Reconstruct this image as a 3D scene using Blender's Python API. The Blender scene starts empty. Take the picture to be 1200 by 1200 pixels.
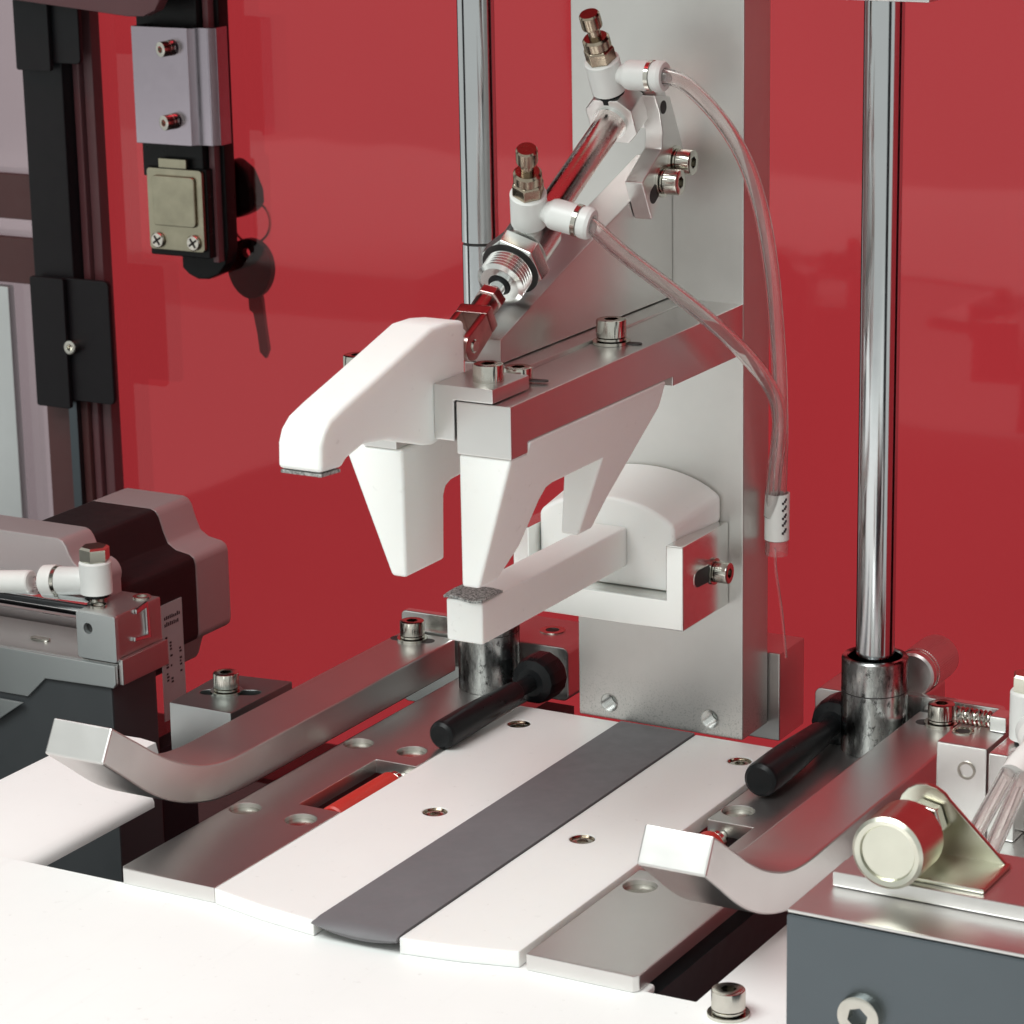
import bpy, bmesh, math, random
from mathutils import Vector, Matrix

random.seed(7)
S = 0.001                                   # everything below is written in millimetres
scene = bpy.context.scene
COL = scene.collection

# ------------------------------------------------------------------ camera
cam_d = bpy.data.cameras.new("camera")
cam = bpy.data.objects.new("camera", cam_d)
COL.objects.link(cam)
scene.camera = cam
_r = Vector((0.87106533, 0.49083365, -0.01809738))
_d = Vector((0.11403252, -0.23793369, -0.96456422))
_w = Vector((-0.47774656, 0.83813476, -0.26322679))
_u, _b = -_d, -_w
cam.matrix_world = Matrix(((_r.x, _u.x, _b.x, 317.0937 * S),
                           (_r.y, _u.y, _b.y, -677.735 * S),
                           (_r.z, _u.z, _b.z, 267.7398 * S),
                           (0, 0, 0, 1)))
cam_d.sensor_width = 36.0
cam_d.lens = 104.403
cam_d.clip_start = 0.02
cam_d.clip_end = 100.0
cam_d.dof.use_dof = True
cam_d.dof.focus_distance = 0.775
cam_d.dof.aperture_fstop = 75.0

# ------------------------------------------------------------------ light of the room
world = bpy.data.worlds.new("World")
scene.world = world
world.use_nodes = True
wn = world.node_tree
for n in list(wn.nodes):
    wn.nodes.remove(n)
wo = wn.nodes.new("ShaderNodeOutputWorld")
wb = wn.nodes.new("ShaderNodeBackground")
wr = wn.nodes.new("ShaderNodeValToRGB")
wt = wn.nodes.new("ShaderNodeTexCoord")
ws = wn.nodes.new("ShaderNodeSeparateXYZ")
wm = wn.nodes.new("ShaderNodeMapRange")
wn.links.new(wt.outputs["Generated"], ws.inputs[0])
wn.links.new(ws.outputs["Z"], wm.inputs["Value"])
wm.inputs["From Min"].default_value = -1.0
wm.inputs["From Max"].default_value = 1.0
wn.links.new(wm.outputs[0], wr.inputs[0])
wr.color_ramp.elements[0].position = 0.15
wr.color_ramp.elements[0].color = (0.52, 0.53, 0.52, 1)
wr.color_ramp.elements[1].position = 0.60
wr.color_ramp.elements[1].color = (0.74, 0.77, 0.74, 1)
wn.links.new(wr.outputs[0], wb.inputs[0])
wb.inputs[1].default_value = 0.92
wn.links.new(wb.outputs[0], wo.inputs[0])

def area(name, loc, target, sx, sy, power, col):
    l = bpy.data.lights.new(name, 'AREA')
    l.shape = 'RECTANGLE'
    l.size, l.size_y = sx, sy
    l.energy = power
    l.color = col
    o = bpy.data.objects.new(name, l)
    COL.objects.link(o)
    o.location = loc
    o.rotation_euler = (Vector(target) - Vector(loc)).to_track_quat('-Z', 'Y').to_euler()
    return o
area("ceiling_light_panel", (-0.20, -0.80, 1.10), (0.0, -0.28, 0.0), 1.1, 0.6, 17.0, (0.95, 1.0, 0.985))

scene.view_settings.view_transform = 'Standard'
scene.view_settings.look = 'None'
scene.view_settings.exposure = 0.0
scene.view_settings.gamma = 1.0

# ------------------------------------------------------------------ materials
MATS = {}
def new_mat(name):
    m = bpy.data.materials.new(name)
    m.use_nodes = True
    nt = m.node_tree
    p = nt.nodes["Principled BSDF"]
    MATS[name] = m
    return m, nt, p

def objtex(nt, scale, detail=3.0, rough=0.55, stretch=None):
    tc = nt.nodes.new("ShaderNodeTexCoord")
    no = nt.nodes.new("ShaderNodeTexNoise")
    no.inputs["Scale"].default_value = scale
    no.inputs["Detail"].default_value = detail
    no.inputs["Roughness"].default_value = rough
    if stretch:
        mp = nt.nodes.new("ShaderNodeMapping")
        mp.inputs["Scale"].default_value = stretch
        nt.links.new(tc.outputs["Object"], mp.inputs[0])
        nt.links.new(mp.outputs[0], no.inputs[0])
    else:
        nt.links.new(tc.outputs["Object"], no.inputs[0])
    return no

def rng(nt, src, a, b, lo=0.3, hi=0.7):
    m = nt.nodes.new("ShaderNodeMapRange")
    m.inputs["From Min"].default_value = lo
    m.inputs["From Max"].default_value = hi
    m.inputs["To Min"].default_value = a
    m.inputs["To Max"].default_value = b
    nt.links.new(src, m.inputs["Value"])
    return m.outputs[0]

def mixcol(nt, fac, c1, c2):
    m = nt.nodes.new("ShaderNodeMix")
    m.data_type = 'RGBA'
    nt.links.new(fac, m.inputs[0])
    for sock, c in ((m.inputs[6], c1), (m.inputs[7], c2)):
        if isinstance(c, tuple):
            sock.default_value = (*c, 1)
        else:
            nt.links.new(c, sock)
    return m.outputs[2]

def bump(nt, p, src, dist, strength=1.0):
    b = nt.nodes.new("ShaderNodeBump")
    b.inputs["Distance"].default_value = dist
    b.inputs["Strength"].default_value = strength
    nt.links.new(src, b.inputs["Height"])
    nt.links.new(b.outputs[0], p.inputs["Normal"])

def satin(nt, p, col_sock, rough_sock, oxide=0.0):
    """blasted metal: a broad Beckmann lobe (short tails), in place of the principled one"""
    g = nt.nodes.new("ShaderNodeBsdfAnisotropic")
    g.distribution = 'BECKMANN'
    nt.links.new(col_sock, g.inputs["Color"])
    nt.links.new(rough_sock, g.inputs["Roughness"])
    out = [n for n in nt.nodes if n.type == 'OUTPUT_MATERIAL'][0]
    if oxide > 0:
        d = nt.nodes.new("ShaderNodeBsdfDiffuse")
        nt.links.new(col_sock, d.inputs["Color"])
        mx = nt.nodes.new("ShaderNodeMixShader")
        mx.inputs[0].default_value = oxide
        nt.links.new(g.outputs[0], mx.inputs[1])
        nt.links.new(d.outputs[0], mx.inputs[2])
        nt.links.new(mx.outputs[0], out.inputs[0])
    else:
        nt.links.new(g.outputs[0], out.inputs[0])
    nt.nodes.remove(p)

def metal(name, col, rough, var=0.02, dirt=0.95, grain=40.0, oxide=0.0):
    m, nt, p = new_mat(name)
    n1 = objtex(nt, grain, 5.0)
    c = mixcol(nt, rng(nt, n1.outputs[0], 0, 1), tuple(x * dirt for x in col), col)
    n3 = objtex(nt, 140.0, 6.0, 0.65)
    satin(nt, p, c, rng(nt, n3.outputs[0], rough - var, rough + var), oxide)
    return m

def plain(name, col, rough, metallic=0.0, var=0.05, spec=0.5, colvar=0.9):
    m, nt, p = new_mat(name)
    p.inputs["Metallic"].default_value = metallic
    p.inputs["Specular IOR Level"].default_value = spec
    n1 = objtex(nt, 60.0, 5.0)
    c = mixcol(nt, rng(nt, n1.outputs[0], 0, 1), tuple(x * colvar for x in col), col)
    nt.links.new(c, p.inputs["Base Color"])
    n3 = objtex(nt, 220.0, 4.0)
    nt.links.new(rng(nt, n3.outputs[0], rough - var, rough + var), p.inputs["Roughness"])
    return m

ALU = metal("anodised_aluminium", (0.73, 0.715, 0.70), 0.36, oxide=0.06)
ALU_MID = metal("dark_reflection_aluminium", (0.40, 0.43, 0.43), 0.38, oxide=0.06)  # darker copy of the aluminium; a dark reflection put into its colour
ALU_RAW = metal("machined_aluminium", (0.80, 0.81, 0.79), 0.24, oxide=0.06)
ALU_DARK = metal("slate_anodised_metal", (0.125, 0.145, 0.16), 0.42)
SHEET = metal("zinc_sheet_metal", (0.70, 0.74, 0.74), 0.34, oxide=0.15)
CHROME = metal("hard_chrome", (0.76, 0.78, 0.79), 0.10, dirt=0.95)
STEEL = metal("nickel_steel", (0.66, 0.64, 0.58), 0.22, dirt=0.85, grain=300)
TUBE = metal("polished_stainless", (0.80, 0.69, 0.66), 0.27)
BRASS = metal("nickel_brass", (0.42, 0.35, 0.27), 0.27, dirt=0.8, grain=300)
ROD = metal("ground_steel_rod", (0.62, 0.64, 0.655), 0.17, var=0.03, dirt=0.94)
DARK_STEEL = metal("dark_key_steel", (0.16, 0.15, 0.15), 0.3)
CAST = metal("cast_motor_cover", (0.60, 0.555, 0.555), 0.42, oxide=0.45)
GOLD = metal("yellow_zinc_plate", (0.74, 0.735, 0.635), 0.32, dirt=0.88, grain=90)
CLEV = metal("red_brown_plated_steel", (0.66, 0.50, 0.47), 0.30, dirt=0.7, grain=250)
STRIKER = metal("dull_brass_plate", (0.46, 0.43, 0.32), 0.40, dirt=0.8, grain=120)
LATCH = metal("reflection_tinted_steel", (0.42, 0.37, 0.42), 0.22, dirt=0.95)  # dark mauve tint stands in for what the steel reflects

# grimy turned steel for the two collars: oil streaks and scuffs
COLLAR, nt, p = new_mat("oily_turned_steel")
na = objtex(nt, 120.0, 6.0, 0.7, (1, 1, 0.35))
nb = objtex(nt, 420.0, 5.0, 0.75, (1, 1, 0.6))
c1 = mixcol(nt, rng(nt, na.outputs[0], 0, 1, 0.42, 0.60), (0.16, 0.16, 0.16), (0.66, 0.68, 0.67))
c2 = mixcol(nt, rng(nt, nb.outputs[0], 0, 1, 0.34, 0.44), (0.07, 0.07, 0.07), c1)
satin(nt, p, c2, rng(nt, na.outputs[0], 0.38, 0.18, 0.4, 0.65))

# dusty lower end of the upright: darker specks near its foot (dirt with its own place)
POST, nt, p = new_mat("dusty_anodised_aluminium")
n1 = objtex(nt, 28.0, 5.0)
n2 = objtex(nt, 1900.0, 4.0, 0.8)
tc = nt.nodes.new("ShaderNodeTexCoord")
sx = nt.nodes.new("ShaderNodeSeparateXYZ")
nt.links.new(tc.outputs["Object"], sx.inputs[0])
low = rng(nt, sx.outputs["Z"], 1.0, 0.0, 0.002, 0.016)
speck = rng(nt, n2.outputs[0], 0.0, 0.8, 0.52, 0.64)
mul = nt.nodes.new("ShaderNodeMath"); mul.operation = 'MULTIPLY'
nt.links.new(low, mul.inputs[0]); nt.links.new(speck, mul.inputs[1])
cc = mixcol(nt, rng(nt, n1.outputs[0], 0, 1), (0.61, 0.605, 0.585), (0.71, 0.705, 0.68))
cc = mixcol(nt, mul.outputs[0], cc, (0.34, 0.36, 0.34))
satin(nt, p, cc, rng(nt, n1.outputs[0], 0.36, 0.44), 0.24)

def pom(name, col, rough, stain=None, sss=0.35):
    m, nt, p = new_mat(name)
    n1 = objtex(nt, 22.0, 4.0)
    c = mixcol(nt, rng(nt, n1.outputs[0], 0, 1), tuple(x * 0.965 for x in col), col)
    if stain:
        tc = nt.nodes.new("ShaderNodeTexCoord")
        vm = nt.nodes.new("ShaderNodeVectorMath"); vm.operation = 'DISTANCE'
        vm.inputs[1].default_value = stain
        nt.links.new(tc.outputs["Object"], vm.inputs[0])
        n2 = objtex(nt, 80.0, 4.0)
        ad = nt.nodes.new("ShaderNodeMath"); ad.operation = 'MULTIPLY_ADD'
        ad.inputs[1].default_value = 0.018
        nt.links.new(n2.outputs[0], ad.inputs[0]); nt.links.new(vm.outputs["Value"], ad.inputs[2])
        c = mixcol(nt, rng(nt, ad.outputs[0], 0.85, 0.0, 0.010, 0.026), c, (0.84, 0.79, 0.60))
    nd = objtex(nt, 420.0, 3.0, 0.6)
    c = mixcol(nt, rng(nt, nd.outputs[0], 0.0, 0.22, 0.67, 0.75), c, (0.42, 0.40, 0.37))
    ns = objtex(nt, 260.0, 4.0, 0.6, (1.0, 0.03, 1.0))
    c = mixcol(nt, rng(nt, ns.outputs[0], 0.0, 0.06, 0.60, 0.72), c, (0.55, 0.54, 0.52))
    nt.links.new(c, p.inputs["Base Color"])
    p.inputs["Subsurface Weight"].default_value = sss
    p.inputs["Subsurface Radius"].default_value = (1.0, 0.85, 0.75)
    p.inputs["Subsurface Scale"].default_value = 0.0035
    n3 = objtex(nt, 500.0, 3.0)
    nt.links.new(rng(nt, n3.outputs[0], rough - 0.05, rough + 0.05), p.inputs["Roughness"])
    bump(nt, p, n3.outputs[0], 0.000006)
    return m
WHITE = pom("white_plastic", (0.86, 0.86, 0.835), 0.42)
WHITE_STRIP = pom("white_plastic_stained", (0.86, 0.855, 0.835), 0.36, stain=(-0.060, -0.128, 0.0), sss=0.15)
TABLE = pom("white_table_plastic", (0.88, 0.885, 0.87), 0.5, sss=0.0)
FITTING = plain("pale_fitting_plastic", (0.72, 0.73, 0.71), 0.38)
SLEEVE = plain("white_sleeve", (0.82, 0.82, 0.79), 0.45)
BELT = plain("grey_belt", (0.165, 0.16, 0.168), 0.55, var=0.08, spec=0.35)
BLACK = plain("black_plastic", (0.009, 0.010, 0.011), 0.32, var=0.06, spec=0.2)
BLACK_MATT = plain("black_powder_coat", (0.013, 0.014, 0.017), 0.42, spec=0.25)
BLACK_LAM = plain("black_laminated_steel", (0.010, 0.010, 0.011), 0.45)
DARK_BOX = plain("dark_grey_paint", (0.055, 0.060, 0.064), 0.36, spec=0.5)
BED = plain("black_machine_bed", (0.06, 0.058, 0.058), 0.5)
RED_ROLL = plain("red_rubber", (0.52, 0.035, 0.025), 0.42)
INK = plain("black_ink", (0.03, 0.02, 0.025), 0.6)
LABEL = plain("grey_paper", (0.50, 0.46, 0.46), 0.6)
DARK_HOLE = plain("dark_bore", (0.02, 0.018, 0.018), 0.6)
RAIL_BROWN = plain("brown_painted_rail", (0.115, 0.050, 0.050), 0.5)
REVEAL = plain("mauve_painted_frame", (0.16, 0.075, 0.085), 0.4)
PALE = plain("pale_cabinet_paint", (0.62, 0.60, 0.60), 0.4)

# velcro pad
PAD, nt, p = new_mat("grey_felt")
n1 = objtex(nt, 1700.0, 4.0, 0.7)
nt.links.new(mixcol(nt, rng(nt, n1.outputs[0], 0, 1, 0.4, 0.6), (0.10, 0.10, 0.10), (0.52, 0.52, 0.50)), p.inputs["Base Color"])
p.inputs["Roughness"].default_value = 0.9
bump(nt, p, n1.outputs[0], 0.0005)

def sheet_plastic(name, col, refl_rough=0.02, wav=0.0):
    m = bpy.data.materials.new(name); m.use_nodes = True
    nt = m.node_tree
    for n in list(nt.nodes):
        nt.nodes.remove(n)
    out = nt.nodes.new("ShaderNodeOutputMaterial")
    tr = nt.nodes.new("ShaderNodeBsdfTransparent")
    gl = nt.nodes.new("ShaderNodeBsdfGlossy")
    fr = nt.nodes.new("ShaderNodeFresnel"); fr.inputs[0].default_value = 1.49
    mx = nt.nodes.new("ShaderNodeMixShader")
    n1 = objtex(nt, 3.0, 3.0)
    nt.links.new(mixcol(nt, rng(nt, n1.outputs[0], 0, 1), tuple(x * 0.93 for x in col), col), tr.inputs[0])
    gl.inputs["Roughness"].default_value = refl_rough
    if wav:
        n2 = objtex(nt, 9.0, 2.0)
        b = nt.nodes.new("ShaderNodeBump"); b.inputs["Distance"].default_value = wav
        nt.links.new(n2.outputs[0], b.inputs["Height"])
        nt.links.new(b.outputs[0], gl.inputs["Normal"])
    nt.links.new(fr.outputs[0], mx.inputs[0])
    nt.links.new(tr.outputs[0], mx.inputs[1])
    nt.links.new(gl.outputs[0], mx.inputs[2])
    nt.links.new(mx.outputs[0], out.inputs[0])
    MATS[name] = m
    return m
RED = sheet_plastic("red_acrylic", (0.845, 0.235, 0.262), 0.04, 0.0004)
FROST = sheet_plastic("smoky_pink_acrylic", (0.76, 0.67, 0.70), 0.10)

# clear hose: glass-like wall without refraction noise
HOSE, nt, p = new_mat("clear_hose")
p.inputs["Base Color"].default_value = (0.97, 0.93, 0.92, 1)
p.inputs["Roughness"].default_value = 0.06
p.inputs["Transmission Weight"].default_value = 0.95
p.inputs["IOR"].default_value = 1.40

# ------------------------------------------------------------------ mesh helpers (mm)
ROOT = {}                                   # object -> its base in mm
class MB:
    def __init__(self):
        self.bm = bmesh.new()
    def face(self, vs):
        try:
            return self.bm.faces.new(vs)
        except ValueError:
            return None
    def v(self, p):
        return self.bm.verts.new((p[0], p[1], p[2]))
    def box(self, x0, x1, y0, y1, z0, z1):
        self.prism([(x0, y0), (x1, y0), (x1, y1), (x0, y1)], 'z', z0, z1)
        return self
    def prism(self, pts, axis, a, b, holes=()):
        def P(q, t):
            if axis == 'x': return (t, q[0], q[1])
            if axis == 'y': return (q[0], t, q[1])
            return (q[0], q[1], t)
        loops = [list(pts)] + [list(h) for h in holes]
        la, lb = [], []
        for L in loops:
            la.append([self.v(P(q, a)) for q in L])
            lb.append([self.v(P(q, b)) for q in L])
        for A, B in zip(la, lb):
            n = len(A)
            for i in range(n):
                self.face((A[i], A[(i + 1) % n], B[(i + 1) % n], B[i]))
        if not holes:
            self.face(la[0]); self.face(lb[0])
        else:
            for LL in (la, lb):
                ed = []
                for L in LL:
                    for i in range(len(L)):
                        e = self.bm.edges.get((L[i], L[(i + 1) % len(L)]))
                        ed.append(e)
                bmesh.ops.triangle_fill(self.bm, edges=ed, use_beauty=True, use_dissolve=False)
        return self
    def loft(self, pa, pb):                 # two equal rings of 3-d points, capped
        A = [self.v(q) for q in pa]; B = [self.v(q) for q in pb]
        n = len(A)
        for i in range(n):
            self.face((A[i], A[(i + 1) % n], B[(i + 1) % n], B[i]))
        self.face(A); self.face(B)
        return self
    def lathe(self, prof, o, d, seg=28, phase=0.0, closed=False):
        d = Vector(d).normalized(); o = Vector(o)
        h = Vector((0, 0, 1)) if abs(d.z) < 0.9 else Vector((1, 0, 0))
        e1 = d.cross(h).normalized(); e2 = d.cross(e1).normalized()
        rings = []
        for r, t in prof:
            c = o + d * t
            if r < 1e-6:
                rings.append([self.v(c)])
            else:
                rings.append([self.v(c + (e1 * math.cos(phase + 2 * math.pi * i / seg) + e2 * math.sin(phase + 2 * math.pi * i / seg)) * r) for i in range(seg)])
        pairs = list(zip(rings[:-1], rings[1:]))
        if closed:
            pairs.append((rings[-1], rings[0]))
        for A, B in pairs:
            for i in range(seg):
                j = (i + 1) % seg
                if len(A) == 1 and len(B) == 1: continue
                if len(A) == 1: self.face((A[0], B[i], B[j]))
                elif len(B) == 1: self.face((A[i], A[j], B[0]))
                else: self.face((A[i], A[j], B[j], B[i]))
        if not closed:
            if len(rings[0]) > 1: self.face(rings[0])
            if len(rings[-1]) > 1: self.face(rings[-1])
        return self
    def cyl(self, o, d, r, l, seg=28, c=0.0):
        if c:
            return self.lathe([(r - c, 0), (r, c), (r, l - c), (r - c, l)], o, d, seg)
        return self.lathe([(r, 0), (r, l)], o, d, seg)
    def sweep(self, pts, r, seg=12, cap=True, ri=0):
        pts = [Vector(p) for p in pts]
        fine = []
        n = len(pts)
        for i in range(n - 1):
            p0, p1, p2, p3 = pts[max(i - 1, 0)], pts[i], pts[i + 1], pts[min(i + 2, n - 1)]
            for k in range(6):
                t = k / 6.0
                fine.append(0.5 * ((2 * p1) + (-p0 + p2) * t + (2 * p0 - 5 * p1 + 4 * p2 - p3) * t * t + (-p0 + 3 * p1 - 3 * p2 + p3) * t ** 3))
        fine.append(pts[-1])
        e = None; rings = []
        for i, q in enumerate(fine):
            d = (fine[min(i + 1, len(fine) - 1)] - fine[max(i - 1, 0)]).normalized()
            if e is None:
                h = Vector((0, 0, 1)) if abs(d.z) < 0.9 else Vector((1, 0, 0))
                e = d.cross(h).normalized()
            e = (e - d * e.dot(d)).normalized()
            f = d.cross(e)
            rings.append([self.v(q + (e * math.cos(2 * math.pi * k / seg) + f * math.sin(2 * math.pi * k / seg)) * r) for k in range(seg)])
        for A, B in zip(rings[:-1], rings[1:]):
            for k in range(seg):
                self.face((A[k], A[(k + 1) % seg], B[(k + 1) % seg], B[k]))
        if ri:
            inner = [[self.v(sum((q.co for q in R_), Vector()) / seg + (q.co - sum((w_.co for w_ in R_), Vector()) / seg) * (ri / r)) for q in R_] for R_ in rings]
            for A, B in zip(inner[:-1], inner[1:]):
                for k in range(seg):
                    self.face((A[k], B[k], B[(k + 1) % seg], A[(k + 1) % seg]))
            for A, B in ((rings[0], inner[0]), (rings[-1], inner[-1])):
                for k in range(seg):
                    self.face((A[k], A[(k + 1) % seg], B[(k + 1) % seg], B[k]))
        elif cap:
            self.face(rings[0]); self.face(rings[-1])
        return self
    def bevel(self, w, seg=2, ang=32.0):
        bm = self.bm
        bmesh.ops.recalc_face_normals(bm, faces=bm.faces)
        es = [e for e in bm.edges if len(e.link_faces) == 2 and e.calc_face_angle(0) > math.radians(ang)]
        bmesh.ops.bevel(bm, geom=es, offset=w, offset_type='OFFSET', segments=seg, profile=0.5, affect='EDGES', clamp_overlap=True)
        return self
    def build(self, name, mat, parent=None, base=None, sharp=24.0):
        """link as ONE mesh object; local origin = the parent's base, or `base` for a top-level mesh"""
        bm = self.bm
        if base is None:
            base = ROOT[parent] if parent is not None else (0, 0, 0)
        bmesh.ops.recalc_face_normals(bm, faces=bm.faces)
        bmesh.ops.translate(bm, verts=bm.verts, vec=-Vector(base))
        bmesh.ops.scale(bm, verts=bm.verts, vec=(S, S, S))
        me = bpy.data.meshes.new(name)
        bm.to_mesh(me); bm.free()
        me.polygons.foreach_set("use_smooth", [True] * len(me.polygons))
        me.set_sharp_from_angle(angle=math.radians(sharp))
        me.materials.append(mat)
        o = bpy.data.objects.new(name, me)
        COL.objects.link(o)
        wn_ = o.modifiers.new("flat_shading", 'WEIGHTED_NORMAL')
        wn_.keep_sharp = True
        wn_.weight = 100
        ROOT[o] = base
        if parent is not None:
            o.parent = parent
        else:
            o.location = Vector(base) * S
        return o

def circ(cx, cy, r, n=24):
    return [(cx + r * math.cos(2 * math.pi * i / n), cy + r * math.sin(2 * math.pi * i / n)) for i in range(n)]
def rrect(x0, x1, y0, y1, r, n=5):
    o = []
    for cx, cy, a in ((x1 - r, y0 + r, -90), (x1 - r, y1 - r, 0), (x0 + r, y1 - r, 90), (x0 + r, y0 + r, 180)):
        for k in range(n + 1):
            t = math.radians(a + 90.0 * k / n)
            o.append((cx + r * math.cos(t), cy + r * math.sin(t)))
    return o
def slot(p, q, r, n=8):
    p, q = Vector(p), Vector(q); d = (q - p).normalized(); a0 = math.atan2(d.y, d.x)
    o = [(q.x + r * math.cos(a0 - math.pi / 2 + math.pi * k / n), q.y + r * math.sin(a0 - math.pi / 2 + math.pi * k / n)) for k in range(n + 1)]
    o += [(p.x + r * math.cos(a0 + math.pi / 2 + math.pi * k / n), p.y + r * math.sin(a0 + math.pi / 2 + math.pi * k / n)) for k in range(n + 1)]
    return o

def tag(o, label, cat, group=None):
    o["label"] = label; o["category"] = cat
    if group: o["group"] = group
    return o
def thing(name, label, cat, base, group=None):
    o = bpy.data.objects.new(name, None)
    COL.objects.link(o)
    o.location = Vector(base) * S
    o.empty_display_size = 0.01
    ROOT[o] = base
    return tag(o, label, cat, group)
def structure(o):
    o["kind"] = "structure"
    return o

# ---- shared screw meshes, local +Z is the way the head points, seated at z = 0
def screw_mesh(name, r, h, hexr, knurl=False):
    mb = MB()
    seg = 84
    prof = [(r, 0.0), (r, h - 0.35), (r - 0.1, h - 0.12), (r - 0.38, h)]
    mb.lathe(prof, (0, 0, 0), (0, 0, 1), seg)
    bm = mb.bm
    bm.verts.ensure_lookup_table()
    for v in bm.verts:                      # straight knurl round the head
        if 0.3 < v.co.z < h - 0.3 or v.co.z < 0.01:
            a_ = math.atan2(v.co.y, v.co.x)
            k_ = 1.0 - 0.016 * (round(a_ / (2 * math.pi / seg)) % 2)
            v.co.x *= k_; v.co.y *= k_
    top = [v for v in bm.verts if abs(v.co.z - h) < 1e-6]
    for f in [f for f in bm.faces if all(abs(v.co.z - h) < 1e-6 for v in f.verts)]:
        bm.faces.remove(f)
    top.sort(key=lambda v: math.atan2(v.co.y, v.co.x))
    hx = [mb.v((hexr * math.cos(math.pi / 3 * i + 0.3), hexr * math.sin(math.pi / 3 * i + 0.3), h)) for i in range(6)]
    hb = [mb.v((hexr * math.cos(math.pi / 3 * i + 0.3), hexr * math.sin(math.pi / 3 * i + 0.3), h * 0.35)) for i in range(6)]
    ed = [bm.edges.get((top[i], top[(i + 1) % seg])) for i in range(seg)] + [bm.edges.new((hx[i], hx[(i + 1) % 6])) for i in range(6)]
    bmesh.ops.triangle_fill(bm, edges=[e for e in ed if e], use_beauty=True)
    for i in range(6):
        mb.face((hx[i], hx[(i + 1) % 6], hb[(i + 1) % 6], hb[i]))
    mb.face(hb)
    o = mb.build(name, STEEL)
    me = o.data
    bpy.data.objects.remove(o)
    return me
CAP_SCREW = screw_mesh("cap_screw", 3.5, 4.0, 1.75)
FLUSH_SCREW = screw_mesh("flush_screw", 2.9, 1.6, 1.55)
def washer_mesh():
    mb = MB()
    mb.lathe([(1.9, 0), (4.4, 0), (4.4, 0.7), (1.9, 0.7)], (0, 0, 0), (0, 0, 1), 32, closed=True)
    mb.lathe([(2.0, 0.7), (2.9, 0.72), (3.5, 0.95), (3.5, 1.45), (2.9, 1.72), (2.0, 1.75)], (0, 0, 0), (0, 0, 1), 32, closed=True)
    o = mb.build("washer", STEEL); me = o.data; bpy.data.objects.remove(o)
    return me
WASHER = washer_mesh()
def screw(parent, p, d, k=1.0, washer=True, mesh=None, name="cap_screw"):
    """a part of `parent`: seated at p (mm), head pointing along d; its washers are a sub-part"""
    o = bpy.data.objects.new(name, mesh or CAP_SCREW)
    COL.objects.link(o)
    o.parent = parent
    d = Vector(d).normalized()
    q = d.to_track_quat('Z', 'Y')
    lift = 1.75 * k if washer else 0.0
    o.rotation_mode = 'QUATERNION'
    o.rotation_quaternion = q
    o.location = (Vector(p) + d * lift - Vector(ROOT[parent])) * S
    o.scale = (k, k, k)
    if washer:
        w = bpy.data.objects.new("washer", WASHER)
        COL.objects.link(w)
        w.parent = o
        w.location = (0, 0, -1.75 * S)
    return o

# ================================================================== THE SETTING
# machine bed under everything, seen dark through the gaps
MB().box(-620, 520, -420, 300, -160, -150).build("machine_bed", BED, base=(0, 0, -160))["kind"] = "structure"
# white table: wide front, and two arms that run back on either side of the tooling
tb = MB()
tb.prism([(-420, -420), (420, -420), (420, -144.2), (190, -144.2), (190, -30), (56.8, -30), (56.8, -145.0), (45.2, -145.2), (45.2, -141), (-94.9, -141), (-94.9, -146.6),
          (-420, -147.2)], 'z', -6.2, -4.0)
tb.bevel(0.8, 3)
ta = MB()
arc = [(-126.6, -8.0), (-127.4, -6.4), (-129.5, -5.4), (-134, -4.5), (-142, -3.9), (-152, -3.7), (-162, -3.9), (-167.5, -4.6), (-169.5, -6.0), (-169.8, -8.0)]
ta.prism(arc + [(-169.8, -9.5), (-126.6, -9.5)], 'y', -148.0, -91.0)
arc2 = [(x if x < -146 else -146, z) for x, z in arc]
ta.prism([(-146, -8.0), (-147, -4.2)] + arc[5:] + [(-169.8, -9.5), (-146, -9.5)], 'y', -90.98, -62.0)
tag(ta.build("guard_bar", TABLE, base=(-148, -110, -9.5), sharp=40), "rounded white bar running back from the table beside the dark recess at the left", "bar")
structure(tb.build("work_table", TABLE, base=(0, -300, -14)))

# ---- clear red acrylic sheets: back, right side, and an added unseen roof
def sheet(name, label, base, box):
    o = MB().box(*box).build(name, RED, base=base)
    return tag(o, label, "panel")
sheet("acrylic_sheet", "glossy red acrylic sheet standing behind the whole machine", (0, 250, -150), (-408, 520, 248, 253, -150, 420))
sheet("acrylic_sheet", "red acrylic side sheet to the right of the machine", (520, 0, -150), (520, 525, -60, 247, -150, 420))
sheet("acrylic_sheet", "unseen red acrylic roof sheet added to shade and redden the machine", (0, 0, 421), (-600, 525, -225, 253, 421, 426))  # out of view, added to cut light from above and tint it red

ef = thing("added_dark_frame", "unseen black frame added in front to darken reflections in the rods", "frame", (0, -200, -150))  # out of view, added so the chrome rods mirror dark stripes
MB().box(290, 345, -230, -150, -150, 420).bevel(2).build("post", BLACK_MATT, ef)
MB().box(-400, -340, -230, -150, -150, 420).bevel(2).build("post", BLACK_MATT, ef)
MB().box(-400, 345, -230, -152, 426.5, 480).bevel(2).build("beam", BLACK_MATT, ef)

tag(MB().box(-900, -432, -420, -50, -30, -4).bevel(2, 3).build("reflection_slab", TABLE, base=(-660, -235, -30)), "unseen pale slab added to give the red sheet a faint reflection below the key", "table")  # out of view, added only to be mirrored in the red sheet

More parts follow.
